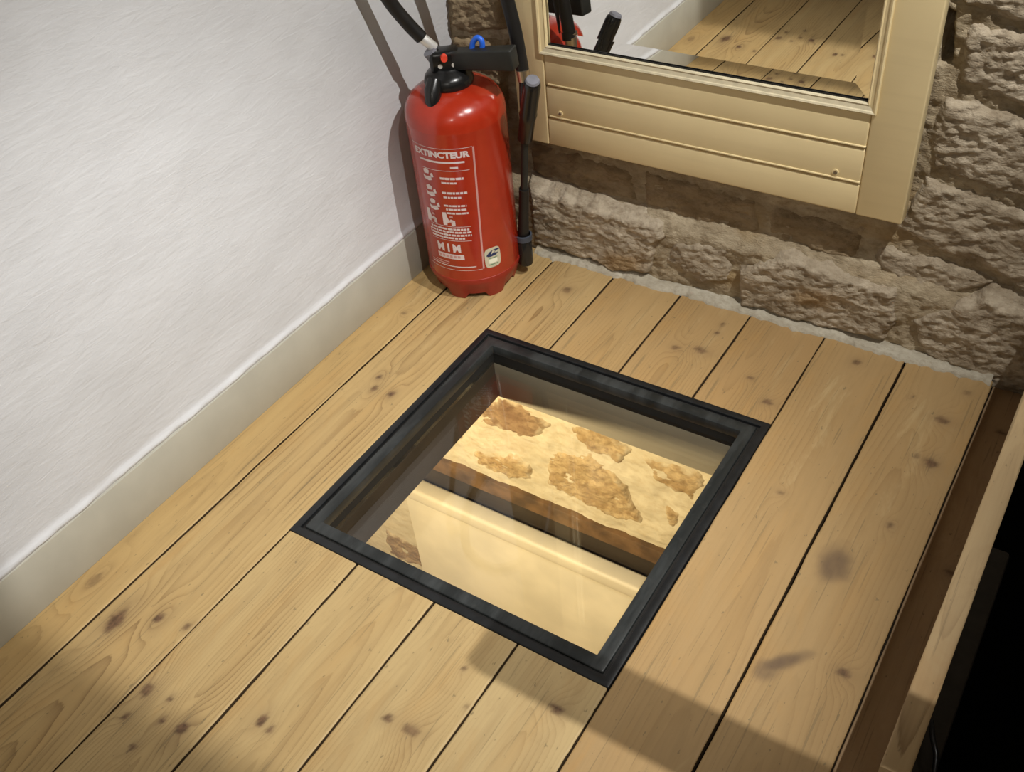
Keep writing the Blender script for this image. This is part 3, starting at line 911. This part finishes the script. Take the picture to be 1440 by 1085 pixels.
# bottom rail in three boards with grooves between
gz_ = [FZ0, 0.3305, 0.3980, 0.4660]
for k in range(3):
    box('rail_board', (IX0 - 0.0095, MF + 0.0005, gz_[k] + (0.0012 if k else 0)), (IX1 + 0.0095, MB_, gz_[k + 1] - 0.0012), M['cream'], mir, bevel=0.0035, seg=3)
for z in gz_[1:3]:
    box('groove_bead', (IX0 - 0.004, MF - 0.0012, z + 0.0022), (IX1 + 0.0095, MF + 0.006, z + 0.0062), M['cream'], mir, bevel=0.0016, seg=2)
box('top_rail', (IX0 - 0.0095, MF, IZ1 + 0.014), (IX1 + 0.0095, MB_, FZ1), M['cream'], mir, bevel=0.003)


def bead(name, a, b, inward, mat):
    """sloping glazing bead from a to b; inward is the direction towards the glass in the frame plane"""
    a, b, inward = Vector(a), Vector(b), Vector(inward)
    prof = [(0.0, MF + 0.003), (0.0, MF - 0.003), (0.0020, MF - 0.0048), (0.0048, MF - 0.0035), (0.0060, MF - 0.0015), (0.0125, MF + 0.0005), (0.0150, MF - 0.0005), (0.0170, MF + 0.0015), (0.0175, MF + 0.005), (0.0, MF + 0.005)]
    along = (b - a).normalized()
    verts, faces = [], []
    n = len(prof)
    for p, s in ((a, 1), (b, -1)):
        for d, y in prof:
            q = p + inward * d + along * s * d
            verts.append((q.x, y, q.z))
    for k in range(n):
        faces.append((k, (k + 1) % n, n + (k + 1) % n, n + k))
    faces.append(tuple(range(n))[::-1])
    faces.append(tuple(range(n, 2 * n)))
    o = mesh_obj(name, verts, faces, mat, mir)
    return o


B0, B1, BZ0, BZ1 = IX0 - 0.0175, IX1 + 0.0175, IZ0 - 0.0175, IZ1 + 0.0175
bead('glazing_bead', (B0, 0, BZ0), (B1, 0, BZ0), (0, 0, 1), M['bead'])
bead('glazing_bead', (B0, 0, BZ1), (B1, 0, BZ1), (0, 0, -1), M['bead'])
bead('glazing_bead', (B0, 0, BZ0), (B0, 0, BZ1), (1, 0, 0), M['cream'])
bead('glazing_bead', (B1, 0, BZ0), (B1, 0, BZ1), (-1, 0, 0), M['cream'])
sl = box('gap_strip', (IX0, MF + 0.0045, IZ0 - 0.001), (IX1, MF + 0.0062, IZ0 + 0.0022), M['rubber'], mir, bevel=0)  # black strip paints in the dark gap below the glass
sl['label'] = 'thin black strip drawn as the dark gap under the mirror plate'
# mirror plate with a bevelled border
bw, yb, yc = 0.026, 0.0002, 0.0015
e = 0.004
ox = [(IX0 - e, IZ0 - e), (IX1 + e, IZ0 - e), (IX1 + e, IZ1 + e), (IX0 - e, IZ1 + e)]
ix = [(IX0 + bw, IZ0 + bw), (IX1 - bw, IZ0 + bw), (IX1 - bw, IZ1 - bw), (IX0 + bw, IZ1 - bw)]
verts = [(x, yb, z) for x, z in ox] + [(x, yc, z) for x, z in ix] + [(x, 0.008, z) for x, z in ox]
faces = [(4, 5, 6, 7)] + [(k, (k + 1) % 4, 4 + (k + 1) % 4, 4 + k) for k in range(4)] + [((k + 1) % 4, k, 8 + k, 8 + (k + 1) % 4) for k in range(4)] + [(11, 10, 9, 8)]
mg = mesh_obj('mirror_glass', verts, faces, M['mirror'], mir)
mg['label'] = 'silver mirror plate with slanted border'
for x, z in ((0.269, 0.345), (0.821, 0.345)):
    bm = bmesh.new()
    bmesh.ops.create_cone(bm, cap_ends=True, segments=20, radius1=0.0058, radius2=0.0058, depth=0.002, matrix=Matrix.Translation((x, MF - 0.0004, z)) @ Matrix.Rotation(math.pi / 2, 4, 'X'))
    s = bm_obj('screw_washer', bm, M['cream'], mir, smooth=True)
    bm = bmesh.new()
    bmesh.ops.create_cone(bm, cap_ends=True, segments=16, radius1=0.0036, radius2=0.0032, depth=0.003, matrix=Matrix.Translation((x, MF - 0.0006, z)) @ Matrix.Rotation(math.pi / 2, 4, 'X'))
    bm_obj('screw', bm, M['screw'], mir, smooth=True)

# ------------------------------------------------------------------ fire extinguisher
EX, EY, ER = 0.122, -0.152, 0.0975
ext = empty('fire_extinguisher', (EX, EY, 0))
tag(ext, 'red fire extinguisher with black hose standing in the corner', 'extinguisher')
prof = [(ER * 0.80, 0.030), (ER * 0.97, 0.046), (ER, 0.056), (ER, 0.385), (ER * 1.004, 0.388), (ER * 1.004, 0.391), (ER * 0.998, 0.394)]
for k in range(1, 13):
    w = math.pi / 2 * k / 12
    prof.append((0.022 + (ER - 0.022) * math.cos(w) ** 0.85 if k < 12 else 0.022, 0.394 + 0.056 * math.sin(w)))
lathe('cylinder', prof, M['red'], ext, n=96, at=(EX, EY))


def footmod(i, w, r, z):
    # six feet, arches cut between them
    ph = ((math.degrees(w) + 55) / 60.0) % 1.0
    d = abs(ph - 0.5) * 2                     # 1 in the middle of an arch
    arch = float(sstep(0.35, 0.62, np.array(d)))
    zz = z
    if i >= 4: zz = z + arch * 0.0135 * (1 if i < 7 else 1)
    return r, zz


fp = [(ER * 0.985, 0.060), (ER * 1.006, 0.0585), (ER * 1.010, 0.053), (ER * 0.985, 0.044), (ER * 0.90, 0.017), (ER * 0.855, 0.004), (ER * 0.84, 0.0), (ER * 0.80, 0.0), (ER * 0.80, 0.02)]
fo = lathe('foot_ring', fp, M['redfoot'], ext, n=120, at=(EX, EY), zmod=footmod, cap_b=False, cap_t=False)

# direction frame on the horizontal plane: camera side, right of camera
kx, ky = CAM.x - EX, CAM.y - EY
kl = math.hypot(kx, ky)
KC = Vector((kx / kl, ky / kl, 0))            # towards the viewer's side
KR = Vector((-KC.y, KC.x, 0))                 # rightwards
UPV = Vector((0, 0, 1))
AX = Vector((EX, EY, 0))


def loc3(r, c, z): return AX + KR * r + KC * c + UPV * z


# collar and valve head
lathe('collar', [(0.024, 0.446), (0.046, 0.449), (0.0475, 0.456), (0.045, 0.466), (0.039, 0.473), (0.030, 0.478), (0.026, 0.482)], M['blackplastic'], ext, n=48, at=(EX + KR.x * -0.004, EY + KR.y * -0.004))
tube('drip_spout', [loc3(-0.030, 0.030, 0.470), loc3(-0.036, 0.040, 0.455), loc3(-0.039, 0.050, 0.437), loc3(-0.039, 0.054, 0.428)], [0.014, 0.0165, 0.0155, 0.012], M['blackplastic'], ext, n=18)
frame = Matrix((KR, KC, UPV)).transposed()


def kbox(name, lo, hi, mat, tilt=0.0, bevel=0.004, parent=None, seg=3):
    """box given in right / towards viewer / up coordinates about the bottle axis"""
    bm = bmesh.new()
    bm_box(bm, lo, hi, bevel, seg)
    for v in bm.verts:
        p = v.co.copy()
        if tilt:
            c = Vector(((lo[0] + hi[0]) / 2, 0, (lo[2] + hi[2]) / 2))
            p = c + Matrix.Rotation(tilt, 3, 'Y') @ (p - c)
        v.co = AX + frame @ p
    return bm_obj(name, bm, mat, parent or ext, smooth=True)


kbox('valve_body', (-0.036, -0.017, 0.474), (0.022, 0.020, 0.516), M['blackplastic'], bevel=0.009)
bm = bmesh.new()
bm_box(bm, (0.0, -0.015, -0.020), (0.124, 0.015, 0.020), 0.0035, 3)
la, lb = Vector((0.134, -0.150, 0.496)), Vector((0.254, -0.130, 0.508))
lx = (lb - la).normalized()
lz = (UPV - lx * lx.z).normalized()
LM = Matrix((lx, lz.cross(lx), lz)).transposed()
for v in bm.verts:
    q = v.co.copy()
    q.z *= 0.8 + 0.2 * q.x / 0.124
    v.co = la + LM @ q
lev = bm_obj('lever', bm, M['leverplastic'], ext, smooth=True)
bm = bmesh.new()
bmesh.ops.create_cone(bm, cap_ends=True, segments=24, radius1=0.0068, radius2=0.006, depth=0.012, matrix=Matrix.Translation(loc3(-0.008, 0.022, 0.506)) @ KC.to_track_quat('Z', 'Y').to_matrix().to_4x4())
pin = bm_obj('safety_pin', bm, M['pin'], ext, smooth=True)
pin['label'] = 'small orange red round pin'
for q in (-0.017, 0.008):
    bm = bmesh.new()
    bmesh.ops.create_cone(bm, cap_ends=True, segments=16, radius1=0.0042, radius2=0.0042, depth=0.004, matrix=Matrix.Translation(loc3(q, 0.0195, 0.490)) @ KC.to_track_quat('Z', 'Y').to_matrix().to_4x4())
    bm_obj('screw', bm, M['chrome'], ext, smooth=True)
bl = tube('seal_tag', catmull([(0.168, -0.139, 0.512), (0.171, -0.137, 0.526), (0.181, -0.135, 0.5365), (0.1895, -0.134, 0.530), (0.1885, -0.135, 0.512)], 6), 0.0052, M['blue'], ext, n=10)
bl['label'] = 'small bright blue plastic seal'

# hose: from the head up and round, down again behind the bottle to the lance
nut = tube('hose_nut', [loc3(-0.024, 0.002, 0.500), loc3(-0.034, 0.004, 0.515)], [0.014, 0.0125], M['greyplastic'], ext, n=16)
p0 = Vector((0.1035, -0.1640, 0.5165))
p1 = Vector((0.083, -0.180, 0.543))
tube('ferrule', [p0, p0.lerp(p1, 0.1), p0.lerp(p1, 0.9), p1], [0.0085, 0.0095, 0.0095, 0.0085], M['chrome'], ext, n=20)
hp = [p1.lerp(p0, 0.15), (0.070, -0.192, 0.570), (0.052, -0.212, 0.618), (0.042, -0.245, 0.700), (0.055, -0.262, 0.79), (0.105, -0.235, 0.865), (0.165, -0.175, 0.865), (0.203, -0.125, 0.78), (0.214, -0.098, 0.68), (0.2190, -0.086, 0.600), (0.2310, -0.084, 0.530), (0.2405, -0.086, 0.462)]
tube('hose', catmull(hp, 10), 0.0125, M['rubber'], ext, n=18)
# lance
GT, GB, LE = Vector((0.306, -0.154, 0.484)), Vector((0.249, -0.111, 0.333)), Vector((0.2165, -0.098, 0.100))
tube('lance_collar', [(0.2425, -0.0885, 0.466), (0.2445, -0.090, 0.446)], [0.0125, 0.0115], M['brassy'], ext, n=18)
tube('swivel', catmull([(0.2445, -0.090, 0.448), (0.2455, -0.094, 0.425), (0.250, -0.103, 0.400), (0.262, -0.118, 0.380)], 5), 0.0095, M['blackplastic'], ext, n=14)
tube('lance_grip', [GT, GT.lerp(GB, 0.03), GT.lerp(GB, 0.08), GT.lerp(GB, 0.5), GT.lerp(GB, 0.53), GT.lerp(GB, 0.60), GT.lerp(GB, 0.95), GB], [0.012, 0.0150, 0.0162, 0.0158, 0.0172, 0.0155, 0.0148, 0.010], M['blackplastic'], ext, n=20)
tube('grip_cap', [GT, GT + (GT - GB).normalized() * 0.004], [0.0135, 0.0115], M['greyplastic'], ext, n=18)
LM_ = GB.lerp(LE, 0.50)
tube('lance_tube', [GB.lerp(GT, 0.03), LM_], 0.0072, M['leverplastic'], ext, n=14)
tube('lance_nozzle', [LM_.lerp(GB, 0.03), LM_.lerp(LE, 0.5), LE], [0.0105, 0.0105, 0.0115], M['rubber'], ext, n=16)
lathe('lance_holder', [(0.015, 0.030), (0.0165, 0.034), (0.0165, 0.094), (0.0150, 0.096)], M['blackplastic'], ext, n=24, at=(0.2165, -0.098))
lathe('holder_ring', [(0.0152, 0.090), (0.0185, 0.091), (0.0185, 0.103), (0.0152, 0.104)], M['greyring'], ext, n=24, at=(0.2165, -0.098), cap_b=False, cap_t=False)
kbox('holder_strap', (0.085, -0.010, 0.052), (0.104, 0.006, 0.085), M['blackplastic'], bevel=0.002)

# printing on the bottle: u degrees of turn, v height
RP = ER + 0.0004


def wrap_mesh(name, verts2, faces, mat, parent, r=RP):
    V = [(EX + r * math.cos(math.radians(u)), EY + r * math.sin(math.radians(u)), v) for u, v in verts2]
    return mesh_obj(name, V, faces, mat, parent)


def strip(quads):
    """quads: list of (u0, u1, v0, v1) cut into short pieces so that they bend round the bottle"""
    V, F = [], []
    for u0, u1, v0, v1 in quads:
        n = max(1, int(abs(u1 - u0) / 3))
        b = len(V)
        for k in range(n + 1):
            u = u0 + (u1 - u0) * k / n
            V += [(u, v0), (u, v1)]
        for k in range(n):
            F.append((b + 2 * k, b + 2 * k + 2, b + 2 * k + 3, b + 2 * k + 1))
    return V, F


DEG = math.degrees(1 / ER)          # degrees per metre of arc


def text_wrap(name, body, u0, u1, v0, v1, mat, r=RP, bold=0.0):
    cu = bpy.data.curves.new('text', 'FONT')
    cu.body = body
    cu.offset = bold
    cu.resolution_u = 3
    t = bpy.data.objects.new('text', cu)
    COL.objects.link(t)
    dg = bpy.context.evaluated_depsgraph_get()
    me = t.evaluated_get(dg).to_mesh()
    bm = bmesh.new()
    bm.from_mesh(me)
    t.evaluated_get(dg).to_mesh_clear()
    bmesh.ops.triangulate(bm, faces=bm.faces[:])
    co = np.array([v.co[:] for v in bm.verts])
    fa = [[v.index for v in f.verts] for f in bm.faces]
    bm.free()
    bpy.data.objects.remove(t)
    a, b = co.min(0), co.max(0)
    V = [(u0 + (c[0] - a[0]) / (b[0] - a[0]) * (u1 - u0), v0 + (c[1] - a[1]) / (b[1] - a[1]) * (v1 - v0)) for c in co]
    return wrap_mesh(name, V, fa, mat, lab, r)


V, F = strip([(-118, -38.8, 0.3605, 0.3615)])
lab = wrap_mesh('printed_label', V, F, M['print'], ext)
V, F = strip([(-118, -44, 0.0835, 0.0845)])
wrap_mesh('label_border', V, F, M['print'], lab)
lab['label'] = 'white printed instructions on the red bottle'
# slightly leaning right border of the print
V, F = [], []
for k in range(21):
    t = k / 20
    u, v = -38.2 - 5.2 * t, 0.3605 - 0.276 * t
    V += [(u - 0.3, v), (u + 1.9, v)]
F = [(2 * k, 2 * k + 1, 2 * k + 3, 2 * k + 2) for k in range(20)]
wrap_mesh('label_border', V, F, M['printdim'], lab)
text_wrap('title', 'EXTINCTEUR', -112, -42, 0.3415, 0.3550, M['print'], bold=0.05)
V, F = strip([(-106, -49, 0.3305, 0.3345), (-66, -57, 0.3195, 0.3235), (-104, -44.5, 0.3140, 0.3150)])
wrap_mesh('title_lines', V, F, M['print'], lab)
rr = random.Random(5)


def text_rows(rows):
    """small unreadable lines of words"""
    Q = []
    for u0, u1, v, h in rows:
        u = u0
        while u < u1:
            w = rr.uniform(2.2, 6.5)
            Q.append((u, min(u + w, u1), v, v + h))
            u += w + 0.9
    V, F = strip(Q)
    return wrap_mesh('small_print', V, F, M['print'], lab)


text_rows([(-80, -52.5, 0.2955, 0.0048), (-79, -61, 0.2865, 0.0038),
           (-80, -50.5, 0.2640, 0.0046), (-79, -58, 0.2545, 0.0038),
           (-80, -53, 0.2355, 0.0040), (-78, -54, 0.2270, 0.0040), (-78, -52, 0.2185, 0.0040)])
text_rows([(-104, -53, 0.1810, 0.0042), (-106, -51.5, 0.1740, 0.0042), (-106, -51.5, 0.1670, 0.0042), (-104, -60, 0.1600, 0.0042)])
for q in ((-104, -51, 0.1890, 0.1900), (-104, -52.5, 0.1555, 0.1565), (-112, -51, 0.0915, 0.0935)):
    V, F = strip([q])
    wrap_mesh('label_rule', V, F, M['print'], lab)
# pictograms down the left side: figure shapes
for k, (uc, vc) in enumerate(((-97, 0.300), (-96, 0.265), (-94, 0.235))):
    V, F = [], []
    shapes = [[(-5, 0.010), (-1, 0.014), (3, 0.010), (2, 0.003), (-4, 0.002)], [(-6, -0.001), (-2, -0.004), (4, -0.001), (6, -0.009), (1, -0.012), (-5, -0.010)], [(4, 0.004), (7, 0.007), (8, -0.002), (5, -0.004)]]
    for s in shapes:
        b = len(V)
        V += [(uc + u * 1.1, vc + v) for u, v in s]
        F.append(tuple(range(b, b + len(s))))
    wrap_mesh('pictogram', V, F, M['print'], lab, RP + 0.0003)
# two fire class squares: white flame block with cut-outs
for uc, hh in ((-101, 0.0), (-77, 0.0)):
    V = [(uc - 7, 0.192), (uc + 8, 0.192), (uc + 8, 0.203), (uc + 3, 0.207), (uc + 1, 0.203), (uc - 1, 0.212), (uc - 2, 0.222), (uc - 7, 0.221)]
    wrap_mesh('class_sign', V, [(0, 1, 2, 3, 4, 5, 6, 7)], M['print'], lab, RP + 0.0003)
    V, F = strip([(uc + 2, uc + 6, 0.210, 0.215), (uc + 1, uc + 5, 0.1985, 0.2005)])
    wrap_mesh('class_mark', V, F, M['printdim'], lab, RP + 0.0006)
text_wrap('maker_name', 'M I M', -98, -67, 0.1275, 0.1475, M['print'], bold=0.045)
V, F = strip([(-99, -64, 0.1105, 0.1225)])
wrap_mesh('name_box', V, F, M['print'], lab)
V, F = strip([(-97 + 5 * k, -93.6 + 5 * k, 0.1140, 0.1195) for k in range(6)])
wrap_mesh('box_print', V, F, M['printdim'], lab, RP + 0.0004)
V, F = strip([(-112, -86, 0.0960, 0.0985), (-104, -84, 0.1010, 0.1035)])
wrap_mesh('foot_lines', V, F, M['printdim'], lab)

# certification sticker
def round_poly(uc, vc, du, dv, rot=0.0, n=28, p=4.0):
    out = []
    for k in range(n):
        w = 2 * math.pi * k / n
        c, s = math.cos(w), math.sin(w)
        x = abs(c) ** (2 / p) * math.copysign(1, c) * du
        y = abs(s) ** (2 / p) * math.copysign(1, s) * dv
        out.append((uc + x * math.cos(rot) - y * math.sin(rot), vc + y + x * rot * 0.0006))
    return out


V = [(-29.5, 0.1055)] + round_poly(-29.5, 0.1055, 10.5, 0.0235)
F = [(0, k, k % 28 + 1) for k in range(1, 29)]
st = wrap_mesh('sticker', V, F, M['sticker'], ext, RP + 0.0003)
st['label'] = 'small cream certification sticker with blue swoosh'
V = [(-38, 0.1125), (-33, 0.1205), (-28, 0.1235), (-22, 0.1235), (-19, 0.1200), (-24, 0.1195), (-28, 0.1165), (-24, 0.1140), (-21, 0.1150), (-25, 0.1095), (-31, 0.1085), (-35, 0.1090)]
wrap_mesh('swoosh', V, [tuple(range(12))], M['navy'], st, RP + 0.0007)
V, F = strip([(-35, -24, 0.0925, 0.1025)])
wrap_mesh('sticker_box', V, F, M['stickerw'], st, RP + 0.0007)
V, F = strip([(-36, -23, 0.0885, 0.0900), (-35.5, -23.5, 0.1040, 0.1052)])
wrap_mesh('sticker_lines', V, F, M['green'], st, RP + 0.0007)
